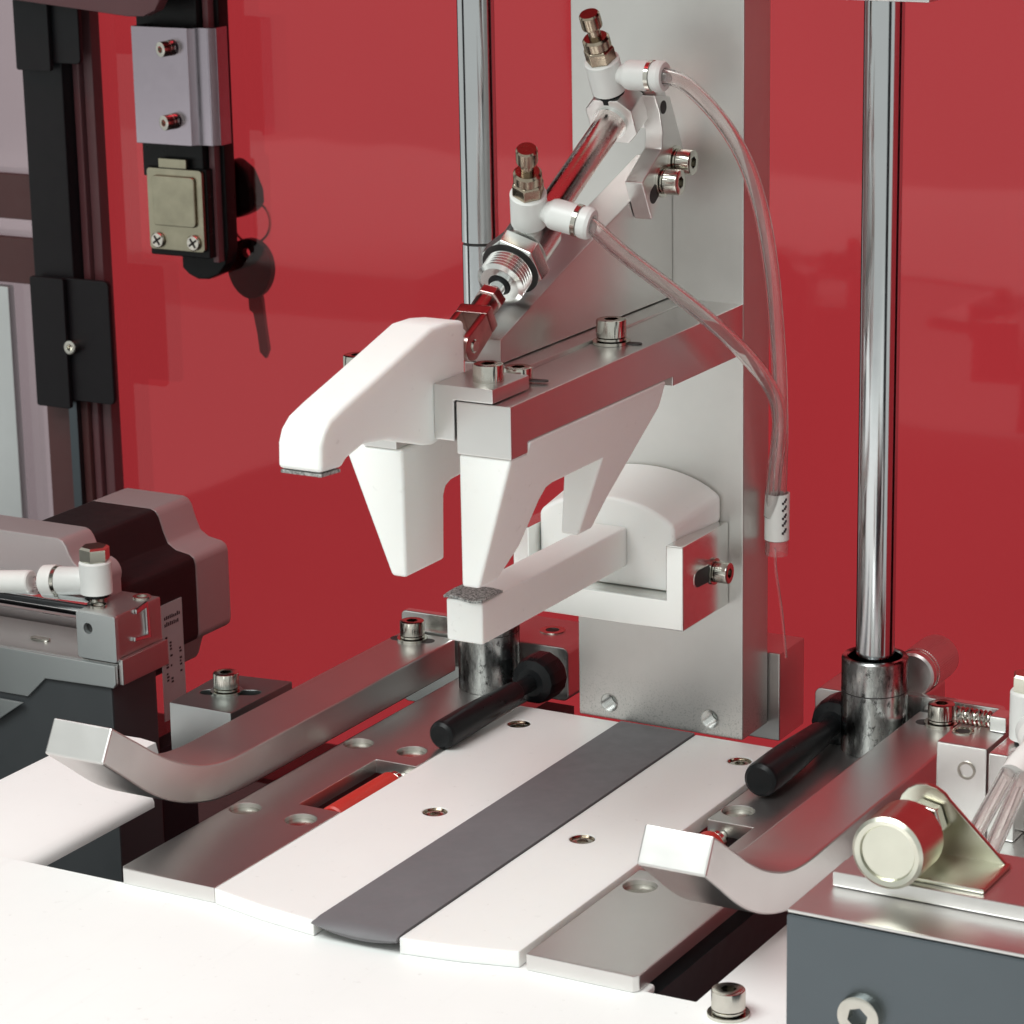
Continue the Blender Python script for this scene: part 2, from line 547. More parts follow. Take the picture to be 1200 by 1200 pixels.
# smoky left window beside the black post
w = thing("side_window", "smoky pinkish window at the far left beyond the black frame post", "window", (-480, 248, -150))
MB().box(-620, -424, 248, 252, -150, 400).build("pane", FROST, w)
MB().box(-620, -424, 244, 247.5, 72.5, 90.5).bevel(0.5).build("cross_rail", RAIL_BROWN, w)
MB().box(-620, -424, 244, 247.5, 46.5, 65).bevel(0.5).build("cross_rail", RAIL_BROWN, w)
MB().box(-620, -438.5, 243, 247, -150, 45).bevel(0.5).build("slate_panel", SHEET, w)

# black door post with its hinge plates
f = thing("door_post", "tall black door frame post with two hinge plates left of the red sheet", "frame", (-410, 240, -150))
MB().box(-416.0, -396.5, 232, 246, 4.0, 420).bevel(0.8).build("post", BLACK_MATT, f)
MB().box(-417, -396.5, 236, 246, -150, 3.5).bevel(0.5).build("lower_post", RAIL_BROWN, f)
MB().box(-403.5, -399.6, 233, 235.8, -150, 3.5).build("dark_gasket", ALU_DARK, f)
MB().box(-396.2, -393.0, 238, 246, -150, 420).bevel(0.4).build("reveal", REVEAL, f)
MB().box(-392.4, -388.0, 240, 246, -150, 420).bevel(0.4).build("inner_reveal", REVEAL, f)
for z0, z1 in ((2.5, 52.0), (135, 190)):
    hp = MB().prism(rrect(-402, -378.2 if z0 < 100 else -385.5, z0 + 2.5, z1 + 2.0, 2.0), 'y', 229.5, 231.8).bevel(0.4).build("hinge_plate", BLACK_MATT, f)
    MB().prism(rrect(-414.5, -398, z0 - 0.5, z1 + 2, 1.0), 'y', 227.0, 229.2).bevel(0.4).build("hinge_leaf", BLACK_MATT, f)
screw(f, (-396.0, 229.4, 27.0), (0, -1, 0), 0.8, False)

# lock on the door
l = thing("door_lock", "black door lock with bright steel keeper and dull brass striker plate", "lock", (-345, 246, 60))
MB().prism([(-350, 200), (-350, 60), (-347, 57.5), (-343, 56), (-338, 56.3), (-333, 58.6), (-329.5, 63), (-328.2, 69), (-328.0, 200)], 'y', 240, 247).bevel(0.7).build("handle_body", BLACK, l)
MB().box(-361.0, -333.0, 233, 239.5, 96, 170).bevel(0.6).build("lock_case", BLACK, l)
MB().box(-332.4, -329.8, 236, 239.8, 64, 175).bevel(0.3).build("red_edge_strip", REVEAL, l)
MB().box(-358.5, -331.0, 232, 239.5, 66, 100).bevel(0.6).build("striker_base", BLACK, l)
kp = MB()
kp.prism([(-357.2, 224.6), (-357.2, 234), (-356.0, 234), (-356.0, 225.9), (-332.5, 225.9), (-330.5, 228.0), (-327.5, 228.8), (-325.2, 228.8), (-323.6, 230.5), (-323.4, 237), (-322.2, 237),
          (-322.2, 229.9), (-324.6, 227.6), (-327.4, 227.6), (-329.9, 226.8), (-331.8, 224.6)], 'z', 109.8, 153.6)
kp.bevel(0.3, 2)
kp.build("keeper_plate", LATCH, l)
for zc in (145.6, 118.4):
    b = MB(); b.cyl((-338.9, 224.6, zc + 0.6), (-0.3, -0.95, 0.0), 3.0, 2.2, 18); b.bevel(0.3)
    b.build("spacer", STEEL, l)
    screw(l, (-339.5, 222.6, zc + 0.5), (-0.3, -0.95, -0.05), 0.82, False)
sp = MB(); sp.prism(rrect(-357.3, -331.9, 68.6, 99.8, 1.5), 'y', 230.0, 231.8); sp.bevel(0.3); sp.build("striker_plate", STRIKER, l)
sp = MB(); sp.prism([(-351.6, 100.0), (-338.8, 100.0), (-338.8, 103.6), (-351.6, 103.6)], 'y', 230.0, 231.8); sp.bevel(0.3); sp.build("striker_tongue", STRIKER, l)
sp = MB(); sp.prism(rrect(-354.3, -334.8, 78.0, 97.2, 1.6), 'y', 228.8, 229.9); sp.bevel(0.5, 3); sp.build("striker_boss", STRIKER, l)
for xc in (-353.1, -336.5):
    c = MB(); c.cyl((xc, 229.9, 72.2), (0, -1, 0), 3.0, 1.2, 24, 0.4)
    so = c.build("cross_screw", STEEL, l)
    for ang in (0.6, 0.6 + math.pi / 2):
        ca, sa = math.cos(ang) * 2.1, math.sin(ang) * 2.1
        ww = 0.38
        px, pz = -math.sin(ang) * ww, math.cos(ang) * ww
        b = MB(); b.prism([(xc - ca + px, 72.2 - sa + pz), (xc + ca + px, 72.2 + sa + pz), (xc + ca - px, 72.2 + sa - pz), (xc - ca - px, 72.2 - sa - pz)], 'y', 228.55, 228.75)
        s2 = b.build("slot", DARK_HOLE, so, base=ROOT[so])
# lock cylinder seen through the sheet, with a key left hanging
MB().prism([(-342, 98), (-334.5, 101), (-328.5, 97), (-325.0, 89), (-324.8, 84), (-326.5, 81), (-332, 78.5), (-342, 76)], 'y', 253.6, 262).bevel(2.0, 3).build("lock_barrel", BLACK, l)
k = thing("key", "small key with black bow hanging from a thin ring on the door lock", "key", (-331, 257, 60))
kb = MB()
ring = [(-332.0 + 8.6 * math.cos(t), 262 + 0.8 * math.sin(t), 75.5 + 8.2 * math.sin(t)) for t in [2 * math.pi * i / 28 for i in range(28)]]
kb.sweep(ring + [ring[0]], 0.55, 8, False).build("key_ring", STEEL, k)
bow = [(-330.8 + 10.2 * math.cos(t) * (1 + 0.06 * math.sin(t)), 58 + 11.8 * math.sin(t)) for t in [2 * math.pi * i / 28 for i in range(28)]]
kb = MB(); kb.prism(bow, 'y', 257, 260.4, holes=[circ(-331.8, 64.2, 1.8, 14)]); kb.bevel(0.8, 3).build("key_bow", BLACK, k)
kb = MB(); kb.prism([(-332.2, 46.6), (-325.9, 47.4), (-324.8, 36), (-323.6, 26.5), (-325.2, 22.9), (-327.8, 25.3), (-328.6, 32.5), (-330.2, 40.6), (-331.9, 41.6)], 'y', 257.6, 259.6)
kb.bevel(0.3); kb.build("key_blade", DARK_STEEL, k)
# beam across the top left corner
b = MB(); b.prism([(-430, 164.5), (-352, 158.0), (-345, 158.2), (-339.5, 160.5), (-336, 166), (-336, 210), (-430, 210)], 'y', 216, 222); b.bevel(0.6)
tag(b.build("cover_plate", REVEAL, base=(-380, 219, 158)), "brown mauve cover plate with one rounded corner above the lock keeper", "plate")

# ================================================================== LEFT SIDE MACHINERY
g = thing("drive_box", "dark grey steel box below the small air cylinder at the left", "box", (-230, -20, -149))
MB().box(-330, -178.5, -39.5, -18, -149, 2.0).bevel(0.8).build("housing", DARK_BOX, g)
MB().box(-186, -179.2, -17.8, 0.0, -149, -26.0).build("rear_web", BLACK_MATT, g)
mot = thing("stepper_motor", "square stepper motor with grey end covers and black middle", "motor", (-232.5, 20, -27))
def motor_ring(xr, zt, half, notch):
    x0, x1, z0, z1 = xr - 2 * half, xr, zt - 2 * half, zt
    n = notch
    def corner(sx, sz, cx, cz):
        # stepped corner with soft curves, from the side face to the top face
        pts = [(0, -n - 3.0), (-0.6, -n - 1.0), (-2.2, -n), (-n * 0.55, -n + 0.8), (-n * 0.78, -n + 2.6), (-n * 0.9, -n * 0.52), (-n - 0.2, -2.2), (-n - 1.4, -0.6), (-n - 3.2, 0)]
        return [(cx + sx * px, cz + sz * pz) for px, pz in pts]
    tr = corner(1, 1, x1, z1)
    tl = corner(-1, 1, x0, z1)[::-1]
    bl = corner(-1, -1, x0, z0)
    br = corner(1, -1, x1, z0)[::-1]
    return tr + tl + bl + br
m1 = MB(); m1.prism(motor_ring(-203.0, 33.2, 28.6, 9.0), 'y', -14, 0.0); m1.bevel(0.7).build("front_cover", CAST, mot)
m1 = MB(); m1.prism(motor_ring(-205.0, 28.2, 27.0, 13.0), 'y', 0.1, 40.0); m1.bevel(0.3).build("stator", BLACK_LAM, mot)
m1 = MB(); m1.prism(motor_ring(-205.0, 28.2, 27.0, 13.0), 'y', 40.1, 58.0); m1.bevel(0.7).build("rear_cover", CAST, mot)
m1 = MB(); m1.cyl((-207.5, -11, 20.6), (0, 1, 0), 4.6, 11.5, 20, 0.5); m1.build("corner_boss", CAST, mot)
lb = MB(); lb.box(-204.9, -204.7, 20, 31.5, -33, 4.0)
lo = lb.build("type_label", LABEL, mot)
lb = MB()
rr = random.Random(3)
def dash(y0, y1, z0, z1): lb.box(-204.68, -204.64, y0, y1, z0, z1)
for row, (zz, n) in enumerate(((-1.0, 9), (-3.2, 8))):           # two printed lines across
    for i in range(n):
        dash(22.0 + i * 0.95, 22.0 + i * 0.95 + 0.6, zz, zz + rr.uniform(0.8, 1.4))
for col, (yy, z0, n) in enumerate(((22.0, -6, 15), (24.2, -9, 13), (29.0, -12, 8))):   # lines running down
    for i in range(n):
        if rr.random() < 0.85:
            dash(yy, yy + rr.uniform(0.7, 1.3), z0 - i * 1.05, z0 - i * 1.05 + 0.65)
ink = lb.build("print", INK, lo, base=ROOT[lo])

sc = thing("air_cylinder", "small chrome air cylinder on a zinc bracket at the far left", "cylinder", (-200, -30, -15))
br = MB(); br.prism([(-330, 7.0), (-189, 7.0), (-176.2, 7.0), (-176.2, 1.4), (-177.0, 0.2), (-180.7, 0.2), (-201.4, -0.4), (-208.1, -6.8), (-330, -7.4)], 'y', -40.5, -39.0); br.bevel(0.3)
br.build("front_flange", SHEET, sc)
MB().box(-330, -176.2, -38.9, -16.5, 5.6, 7.1).bevel(0.3).build("bracket_shelf", ALU, sc)
br = MB(); br.prism([(-330, -9), (-209.3, -8.6), (-219.5, -15.6), (-330, -16)], 'y', -41.5, -40.6); br.bevel(0.2).build("lower_flange", SHEET, sc)
MB().box(-176.1, -174.6, -38.9, -17.0, 1.0, 8.6).bevel(0.3).build("side_flange", ALU, sc)
MB().box(-190, -176.3, -38.6, -17.2, 7.2, 21.3).bevel(0.5).build("end_block", ALU, sc)
t1 = MB(); t1.prism(rrect(-189.0, -175.4, 8.0, 21.6, 0.6, 3), 'y', -40.4, -38.8, holes=[circ(-185.0, 17.0, 1.6, 18)]); t1.bevel(0.2)
t1.build("end_tab", SHEET, sc)
MB().cyl((-185, -38.7, 17), (0, 1, 0), 1.55, 0.05, 18).build("tab_bore", DARK_HOLE, sc)
t1 = MB(); t1.prism([(-30.0, 20.9), (-24.4, 22.0), (-23.8, 11.0), (-31.4, 11.8), (-31.2, 13.0), (-25.2, 12.4), (-25.4, 20.2), (-30.0, 19.5)], 'x', -176.2, -175.4); t1.bevel(0.15).build("spring_clip", CHROME, sc)
MB().cyl((-330, -31, 19.0), (1, 0, 0), 3.3, 139.5, 24).build("cylinder_tube", CHROME, sc)
MB().cyl((-330, -24, 19.4), (1, 0, 0), 2.8, 139.5, 24).build("guide_bar", CHROME, sc)
for (cx, cy, rr_) in ((-186.5, -33.0, 2.4), (-180.5, -20.5, 2.6)):
    t1 = MB(); t1.lathe([(1.5, 0), (rr_, 0), (rr_, 0.5), (1.5, 0.5)], (cx, cy, 21.3), (0, 0, 1), 22, closed=True); t1.build("port_ring", STEEL, sc)
t1 = MB(); t1.prism(slot((-213, -30), (-208.5, -30), 1.2), 'z', 7.1, 7.7); t1.bevel(0.2).build("oblong_stud", STEEL, sc)

fg = thing("elbow_fitting", "pale plastic elbow fitting with brass cap on the small left air cylinder", "fitting", (-190.8, -28, 22))
MB().cyl((-190.8, -28, 18.0), (0, 0, 1), 2.7, 5.4, 20).build("stem", STEEL, fg)
MB().lathe([(3.6, 0), (4.7, 0.3), (4.7, 9.3), (4.2, 9.8)], (-190.8, -28, 23.3), (0, 0, 1), 30).build("body", FITTING, fg)
MB().lathe([(3.6, 0), (3.7, 1.0)], (-190.8, -28, 22.4), (0, 0, 1), 24).build("seal_ring", BLACK, fg)
MB().lathe([(4.2, 0), (4.4, 0.4), (4.4, 3.6), (3.7, 4.2)], (-190.8, -28, 33.2), (0, 0, 1), 6, 0.35).build("brass_cap", GOLD, fg)
sd = (-0.99, -0.10, -0.10)
MB().lathe([(3.0, 2.0), (4.0, 4.2), (4.2, 12.0)], (-190.8, -28, 27.0), sd, 26).build("side_arm", FITTING, fg)
MB().lathe([(4.35, 12.1), (4.35, 13.2)], (-190.8, -28, 27.0), sd, 26).build("clamp_ring", STEEL, fg)
MB().lathe([(1.9, 13.3), (4.5, 13.3), (4.7, 14.2), (4.6, 17.2), (4.2, 17.6), (1.9, 17.6)], (-190.8, -28, 27.0), sd, 26, closed=True).build("release_collar", SLEEVE, fg)
h = thing("hose", "white sleeved hose entering the elbow fitting at the left edge", "hose", (-225, -32, 20))
MB().sweep([(-206.0, -29.7, 25.2), (-213, -30.2, 24.4), (-222, -31.2, 23.4)], 1.75, 12).build("clear_hose", HOSE, h)
MB().cyl((-212.5, -30.2, 24.4), (-0.985, -0.10, -0.105), 3.5, 110, 24, 0.4).build("sleeve", SLEEVE, h)

st = thing("stop_block", "grey aluminium stop block with slotted top behind the left guide rail", "block", (-129, -50, -40))
sb = MB(); sb.prism([(-139.6, -65.0), (-119.5, -65.0), (-119.5, -35.2), (-141.2, -38.0)], 'z', -7, 9.5, holes=[slot((-135.2, -53.0), (-124.0, -48.0), 2.2)])
sb.bevel(0.4).build("body", ALU_MID, st)
MB().prism(slot((-135.2, -53.0), (-124.0, -48.0), 2.15), 'z', 5.0, 5.2).build("slot_floor", DARK_HOLE, st)
screw(st, (-130.6, -50.8, 9.4), (0, 0, 1), 1.0, True)

# ================================================================== CENTRE: PLATES, STRIPS AND BELT
def hole_ring(parent, x, y, z, r):
    MB().lathe([(r - 1.1, 0), (r, 0.0), (r, 0.35), (r - 0.5, 0.35), (r - 1.1, -0.6)], (x, y, z - 0.3), (0, 0, 1), 28, closed=True).build("hole_rim", STEEL, parent)

def base_plate(name, label, sgn, holes, grp):
    # sgn -1: left plate, +1: right plate; built as mirror images about x = -25.3
    def X(x): return x if sgn < 0 else -50.9 - x
    pl = thing(name, label, "plate", (X(-81), -60, -5), grp)
    out = [(X(-95.0), -146.5), (X(-94.0), -147.9), (X(-67.4), -147.9), (X(-67.4), -92.6), (X(-80.0), -92.6), (X(-80.0), -55.8), (X(-67.4), -55.8), (X(-67.4), 30), (X(-95.0), 30)]
    pb = MB(); pb.prism(out, 'z', -3.96, 0.0, holes=[circ(hx, hy, 4.0, 28) for hx, hy in holes]); pb.bevel(0.35)
    pb.build("plate_body", ALU, pl)
    for hx, hy in holes:
        hb = MB(); hb.lathe([(3.95, -1.2), (3.95, -3.8), (2.2, -3.8), (2.2, -5.1), (0, -5.1)], (hx, hy, 0), (0, 0, 1), 26)
        hb.build("counterbore", STEEL, pl)
    rx = X(-71.6)
    ro = MB(); ro.cyl((rx, -90.5, -3.9), (0, 1, 0), 3.8, 28.5, 28, 0.5); rl = ro.build("roller", RED_ROLL, pl)
    ro = MB(); ro.cyl((rx, -61.9, -3.9), (0, 1, 0), 3.3, 2.2, 24, 0.3); ro.build("roller_end", STEEL, rl, base=ROOT[rl])
    ro = MB(); ro.cyl((rx, -92.4, -3.9), (0, 1, 0), 1.6, 36.4, 16); ro.build("roller_pin", STEEL, rl, base=ROOT[rl])
    MB().box(min(X(-66), X(-94)), max(X(-66), X(-94)), -140, 28, -30, -9).build("under_frame", DARK_BOX, pl)
    return pl
GP = "grey side plates of the tooling bed"
base_plate("base_plate", "grey metal plate with four holes and red roller slot left of the white strips", -1, [(-90.5, -101.3), (-73.7, -101.5), (-90.7, -47.5), (-74.7, -46.4)], GP)
base_plate("base_plate", "grey metal plate below the right curved rail with red roller mostly hidden", 1, [(21.3, -101.6), (21.0, -47.2)], GP)

def strip(label, x0, x1, y0, y1, sc_, mat):
    s = thing("slide_strip", label, "strip", ((x0 + x1) / 2, -75, -5.2), "white slide strips either side of the belt")
    b = MB(); xm = (x0 + x1) / 2
    b.prism([(x0, y0), (xm, (y0 + y1) / 2 - 0.7), (x1, y1), (x1, -1.2), (x0, -1.2)], 'z', -3.96, 0.05, holes=[circ(a, c, 3.15, 26) for a, c in sc_])
    b.bevel(0.35)
    b.build("strip_body", mat, s)
    for a, c in sc_:
        screw(s, (a, c, -2.2), (0, 0, 1), 1.0, False, FLUSH_SCREW, "flush_screw")
        MB().lathe([(2.75, 0), (3.12, 0), (3.12, 0.75), (2.75, 0.4)], (a, c, -0.95), (0, 0, 1), 26, closed=True).build("hole_rim", BRASS, s)
strip("white plastic strip with a faint yellow stain left of the grey belt", -67.2, -35.9, -148.2, -153.6, [(-46.4, -81.8), (-60.0, -14.6)], WHITE_STRIP)
strip("white plastic strip right of the grey belt", -13.2, 14.6, -153.2, -147.6, [(-4.8, -81.5), (6.0, -14.5)], WHITE)

tag(MB().box(-35.6, -13.4, -140.5, -1.3, -5.2, -1.2).build("belt_bed", BLACK_MATT, base=(-24.5, -75, -5.2)), "black bed strip just visible under the grey belt", "bed")
# belt, its front lip drooping over the table edge
bb = MB()
N = 14
prof = [(-1.3, -0.9), (-1.3, 0.45), (-60, 0.45), (-120, 0.45), (-150.5, 0.45), (-152.6, 0.2), (-153.9, -0.5), (-154.5, -1.5), (-154.0, -2.6), (-150.5, -1.0)]
rings = []
for i in range(N + 1):
    u = i / N
    x = -35.7 + (22.2) * u
    dr = 0.15 + 0.75 * math.sin(math.pi * min(1, u * 0.85 + 0.02)) ** 0.8
    ring_ = []
    for (y, z) in prof:
        zz = z if z > 0.1 else (z if y > -151 else 0.35 + (z - 0.35) * dr)
        ring_.append(bb.v((x, y - 0.6 + 0.9 * u if y < -140 else y, zz)))
    rings.append(ring_)
for A, B in zip(rings[:-1], rings[1:]):
    for j in range(len(prof)):
        bb.face((A[j], A[(j + 1) % len(prof)], B[(j + 1) % len(prof)], B[j]))
bb.face(rings[0]); bb.face(rings[-1])
tag(bb.build("conveyor_belt", BELT, base=(-24.6, -75, 0), sharp=35), "flat grey belt running between the two white strips", "belt")

# guide rails with turned-up tips
def guide_rail(label, x0, x1, off, sy, sp):
    t = thing("guide_rail", label, "rail", ((x0 + x1) / 2, -60, 0), "ski shaped guide rails")
    prof = [(sy, 10.0), (-84.0, 10.0), (-92, 10.0), (-98, 10.4), (-103, 11.2), (-109.5, 13.0), (-118.5, 16.9), (-126.2, 21.4), (-131.5, 25.1), (-138, 29.6), (-143.8, 33.6),
            (-148.2, 25.8), (-140.3, 19.8), (-132.2, 13.6), (-125.4, 9.3), (-118.6, 6.0), (-111.5, 3.4), (-104.2, 1.6), (-96.8, 0.7), (-88, 0.35), (sy, 0.35)]
    # denser curve
    def cr(P, n=4):
        o = []
        for i in range(len(P) - 1):
            p0, p1, p2, p3 = P[max(i - 1, 0)], P[i], P[i + 1], P[min(i + 2, len(P) - 1)]
            for k in range(n):
                q = k / n
                o.append(tuple(0.5 * (2 * p1[c] + (p2[c] - p0[c]) * q + (2 * p0[c] - 5 * p1[c] + 4 * p2[c] - p3[c]) * q * q + (3 * p1[c] - p0[c] - 3 * p2[c] + p3[c]) * q ** 3) for c in (0, 1)))
        o.append(P[-1])
        return o
    top = [prof[0]] + cr(prof[1:11]); bot = cr(prof[11:20]) + [prof[20]]
    pts = [(y + off, z) for y, z in top + bot]
    pts[0] = (sy, pts[0][1]); pts[-1] = (sy, pts[-1][1])
    b = MB(); b.prism(pts, 'x', x0, x1); b.bevel(0.5, 2, 40)
    b.build("rail_body", ALU, t, sharp=18)
    screw(t, sp, (0, 0, 1), 1.0, True)
    s = MB(); s.prism(slot((sp[0] - 4.5, sp[1] - 0.6), (sp[0] + 4.5, sp[1] + 0.6), 2.2), 'z', 10.0, 10.06); s.build("screw_slot", DARK_HOLE, t)
    return t
guide_rail("curved grey guide rail with upturned tip on the left of the belt", -115.5, -98.0, 0, 16.5, (-108.5, 10.2, 10.0))
guide_rail("curved grey guide rail with upturned tip on the right of the belt", 43.4, 60.0, 1.6, 16.5, (52.4, 9.2, 10.0))
for lab, x0, x1, zt in (("thin upright plate with rounded corners behind the left guide rail", -117.0, -97.0, 15.6), ("thin upright plate with rounded corners behind the right guide rail", 37.5, 66.0, 13.4)):
    b = MB(); b.prism(rrect(x0, x1, -12, zt, 1.6), 'y', 18.0, 21.0); b.bevel(0.4)
    tag(b.build("end_plate", ALU_RAW, base=((x0 + x1) / 2, 19.5, -12)), lab, "plate", "end plates of the guide rails")

# guide rods and collars
for lab, x, zt, groove in (("tall chrome guide rod left of the upright plate", -83.2, 240.0, True), ("tall chrome guide rod right of the upright plate", 33.4, 195.9, False)):
    t = thing("guide_rod", lab, "rod", (x, 10, 1), "chrome guide rods")
    if groove:
        MB().lathe([(4.9, 1), (4.9, 126.2)], (x, 10, 0), (0, 0, 1), 48).build("lower_shaft", ROD, t)
        MB().lathe([(4.65, 126.2), (4.65, 127.0)], (x, 10, 0), (0, 0, 1), 48).build("groove", DARK_HOLE, t)
        MB().lathe([(5.05, 127.0), (5.05, 132.8), (5.0, 133.0), (5.0, zt)], (x, 10, 0), (0, 0, 1), 48).build("shaft", ROD, t)
    else:
        MB().lathe([(5.05, 1), (5.05, zt)], (x, 10, 0), (0, 0, 1), 48).build("shaft", ROD, t)
for lab, x in (("oily steel collar round the foot of the left guide rod", -83.2), ("scuffed steel collar round the foot of the right guide rod", 33.4)):
    t = thing("shaft_collar", lab, "collar", (x, 10, 0), "steel collars at the rod feet")
    c = MB(); c.lathe([(8.7, 0.1), (8.7, 25.4), (8.3, 25.9), (7.3, 25.9), (7.0, 25.5), (7.0, 16), (5.2, 16), (5.2, 0.1)], (x, 10, 0), (0, 0, 1), 56, closed=True)
    c.build("sleeve", COLLAR, t)
    c = MB(); c.lathe([(8.72, 16.6), (8.78, 16.75), (8.72, 16.9)], (x, 10, 0), (0, 0, 1), 56); c.build("scored_line", DARK_HOLE, t)

# clamp blocks and black clamp levers
for lab, x0, x1, grp in (("aluminium clamp block with rounded corner behind the left black lever", -88.0, -63.4, "clamp blocks"), ("aluminium clamp block behind the right collar", 12.0, 40.0, "clamp blocks")):
    t = thing("clamp_block", lab, "block", ((x0 + x1) / 2, 28, -5), grp)
    b = MB(); b.prism(rrect(x0, x1, -5, 10.8, 2.0), 'y', 20.0, 44.0, holes=()); b.bevel(0.4).build("block_body", ALU, t)
    b = MB(); b.lathe([(2.0, 0), (3.6, 0), (3.7, 0.25), (2.0, 0.25)], (x1 - 12 if x0 < -50 else x0 + 22, 33, 10.82), (0, 0, 1), 24, closed=True); b.build("bore_rim", STEEL, t)
    MB().cyl((x1 - 12 if x0 < -50 else x0 + 22, 33, 10.82), (0, 0, 1), 2.0, 0.05, 24).build("bore", DARK_HOLE, t)
def lever(label, tip, hub, rs):
    tip, hub = Vector(tip), Vector(hub)
    d = (hub - tip).normalized(); L = (hub - tip).length
    k = L / 50.0
    t = thing("clamp_lever", label, "lever", tuple(hub), "black clamp levers")
    b = MB()
    pr = [(0, 0), (3.8, 0.0), (4.8, 0.7), (5.15, 1.8), (5.15, 12), (4.9, 20), (4.3, 30), (3.9, 37.5), (3.6, 38)]
    b.lathe([(r * rs, h * k) for r, h in pr], tip, d, 36)
    b.build("grip", BLACK, t, sharp=30)
    MB().lathe([(2.9 * rs, 38 * k), (2.9 * rs, 46 * k)], tip, d, 28).build("neck", BLACK, t)
    b = MB(); b.lathe([(0, 0), (4.0, 0), (6.2, 1.0), (6.8, 2.8), (6.8, 8.8), (6.2, 9.8), (0, 9.8)], hub + Vector((0, -4.5, 0)), (0, 1, 0), 14); b.build("hub", BLACK, t, sharp=20)
    return t
lever("black clamp lever lying beside the left white strip", (-68.2, -42.5, 3.9), (-65.6, 6.5, 5.8), 0.78)
lever("black clamp lever lying over the rear end of the right white strip", (22.4, -38.0, 5.0), (22.4, 12.0, 5.4), 0.90)
kn = MB(); kn.cyl((39.6, 20.5, 18.0), (0, 1, 0), 6.0, 19, 40, 0.6)
t = thing("knurled_knob", "reddish knurled knob behind the right steel collar", "knob", (39.6, 30, 18))
kn.build("knob_body", ALU, t)
kk = MB()
for i in range(60):
    a = 2 * math.pi * i / 60
    kk.cyl((39.6 + 6.0 * math.cos(a), 25, 18 + 6.0 * math.sin(a)), (0, 1, 0), 0.22, 13, 4)
o = kk.build("knurling", ALU, t); o["kind"] = "stuff"
MB().lathe([(6.05, 23.5), (6.15, 23.7), (6.05, 23.9)], (39.6, 0, 18), (0, 1, 0), 40).build("rim_line", STEEL, t)
TX, TY, TZ = -79.5, 47.0, 6.0
t = thing("thumb_screw", "small knurled grey screw peeping out left of the upright plate", "screw", (-72, 47, 6))
MB().cyl((TX, TY, TZ), (1, 0, 0), 2.2, 14, 28, 0.3).build("head", STEEL, t)
kk = MB()
for i in range(30):
    a = 2 * math.pi * i / 30
    for sgn in (1, -1):
        kk.sweep([(TX + 0.5 + q, TY + 2.2 * math.cos(a + sgn * q * 0.25), TZ + 2.2 * math.sin(a + sgn * q * 0.25)) for q in (0, 3, 6, 9)], 0.13, 3)
o = kk.build("knurling", STEEL, t); o["kind"] = "stuff"

# ================================================================== UPRIGHT, GUSSET, ARM
up = thing("upright_plate", "broad pale aluminium upright plate standing behind the white strips", "plate", (-24.6, 8, 0))
b = MB(); b.prism([(-49.2, 0.0), (0.0, 0.0), (0.0, 240), (-49.2, 240)], 'y', 0.0, 16.0, holes=[circ(-39.9, 4.6, 2.5, 20), circ(-9.6, 4.6, 2.5, 20)])
b.bevel(0.4)
b.build("plate_body", POST, up)
for hx in (-39.9, -9.6):
    b = MB()
    for i in range(8):
        b.lathe([(2.48, 0.1 + i * 0.7), (2.05, 0.35 + i * 0.7), (2.48, 0.6 + i * 0.7), (2.6, 0.35 + i * 0.7)], (hx, 0, 4.6), (0, 1, 0), 20, closed=True)
    b.cyl((hx, 5.9, 4.6), (0, 1, 0), 2.5, 0.1, 20)
    b.build("threaded_hole", ALU_RAW, up)
b = MB(); b.box(-30, 3.2, 16.6, 33, -5, 19.8); b.bevel(0.4)
tag(b.build("rear_block", ALU, base=(-13, 25, -5)), "plain aluminium block behind the foot of the upright plate", "block")

gs = MB(); gs.prism([(-0.1, 118.6), (-0.1, 155.0), (-20, 148.2), (-58, 135.8), (-90.0, 124.4), (-90.0, 118.6)], 'x', -30.2, -20.1); gs.bevel(0.4)
tag(gs.build("gusset_plate", ALU, base=(-25, -45, 118)), "slanted aluminium gusset plate under the diagonal air cylinder", "plate")

arm = thing("gripper_arm", "long grey square arm bar reaching forward from the upright plate", "arm", (-7, -60, 105))
b = MB(); b.prism([(-121.2, 104.8), (-113.5, 104.8), (-113.5, 107.4), (-40.6, 107.4), (-40.6, 105.0), (-0.1, 105.0), (-0.1, 118.2), (-121.2, 117.0)], 'x', -14.1, 0.0); b.bevel(0.35)
b.build("bar", ALU, arm)
b = MB(); b.box(-30.1, -14.15, -90, -0.1, 108, 118.4); b.bevel(0.3); b.build("side_web", ALU, arm)
screw(arm, (-9.6, -54.5, 117.7), (0, 0, 1), 1.05, True)
screw(arm, (-10.0, -99.8, 117.2), (0, 0, 1), 0.95, False)
for sx_, sy_, dx in ((-9.0, -54.0, 5.5), (-9.4, -99.3, 5.0)):
    b = MB(); b.prism(slot((sx_, sy_), (sx_ + dx, sy_ + 1.0), 1.3), 'z', 117.75, 117.95); b.build("screw_slot", DARK_HOLE, arm)

cl = thing("clamp_bracket", "stepped aluminium bracket over the front end of the arm bar", "bracket", (-12, -113, 108))
b = MB(); b.prism([(-19.6, 107.8), (-14.4, 107.8), (-14.4, 117.25), (-4.3, 117.25), (-4.3, 120.6), (-19.6, 120.6)], 'y', -121.6, -104.8); b.bevel(0.35)
b.build("bracket_body", ALU, cl)
screw(cl, (-9.8, -113.8, 120.6), (0, 0, 1), 1.0, False)

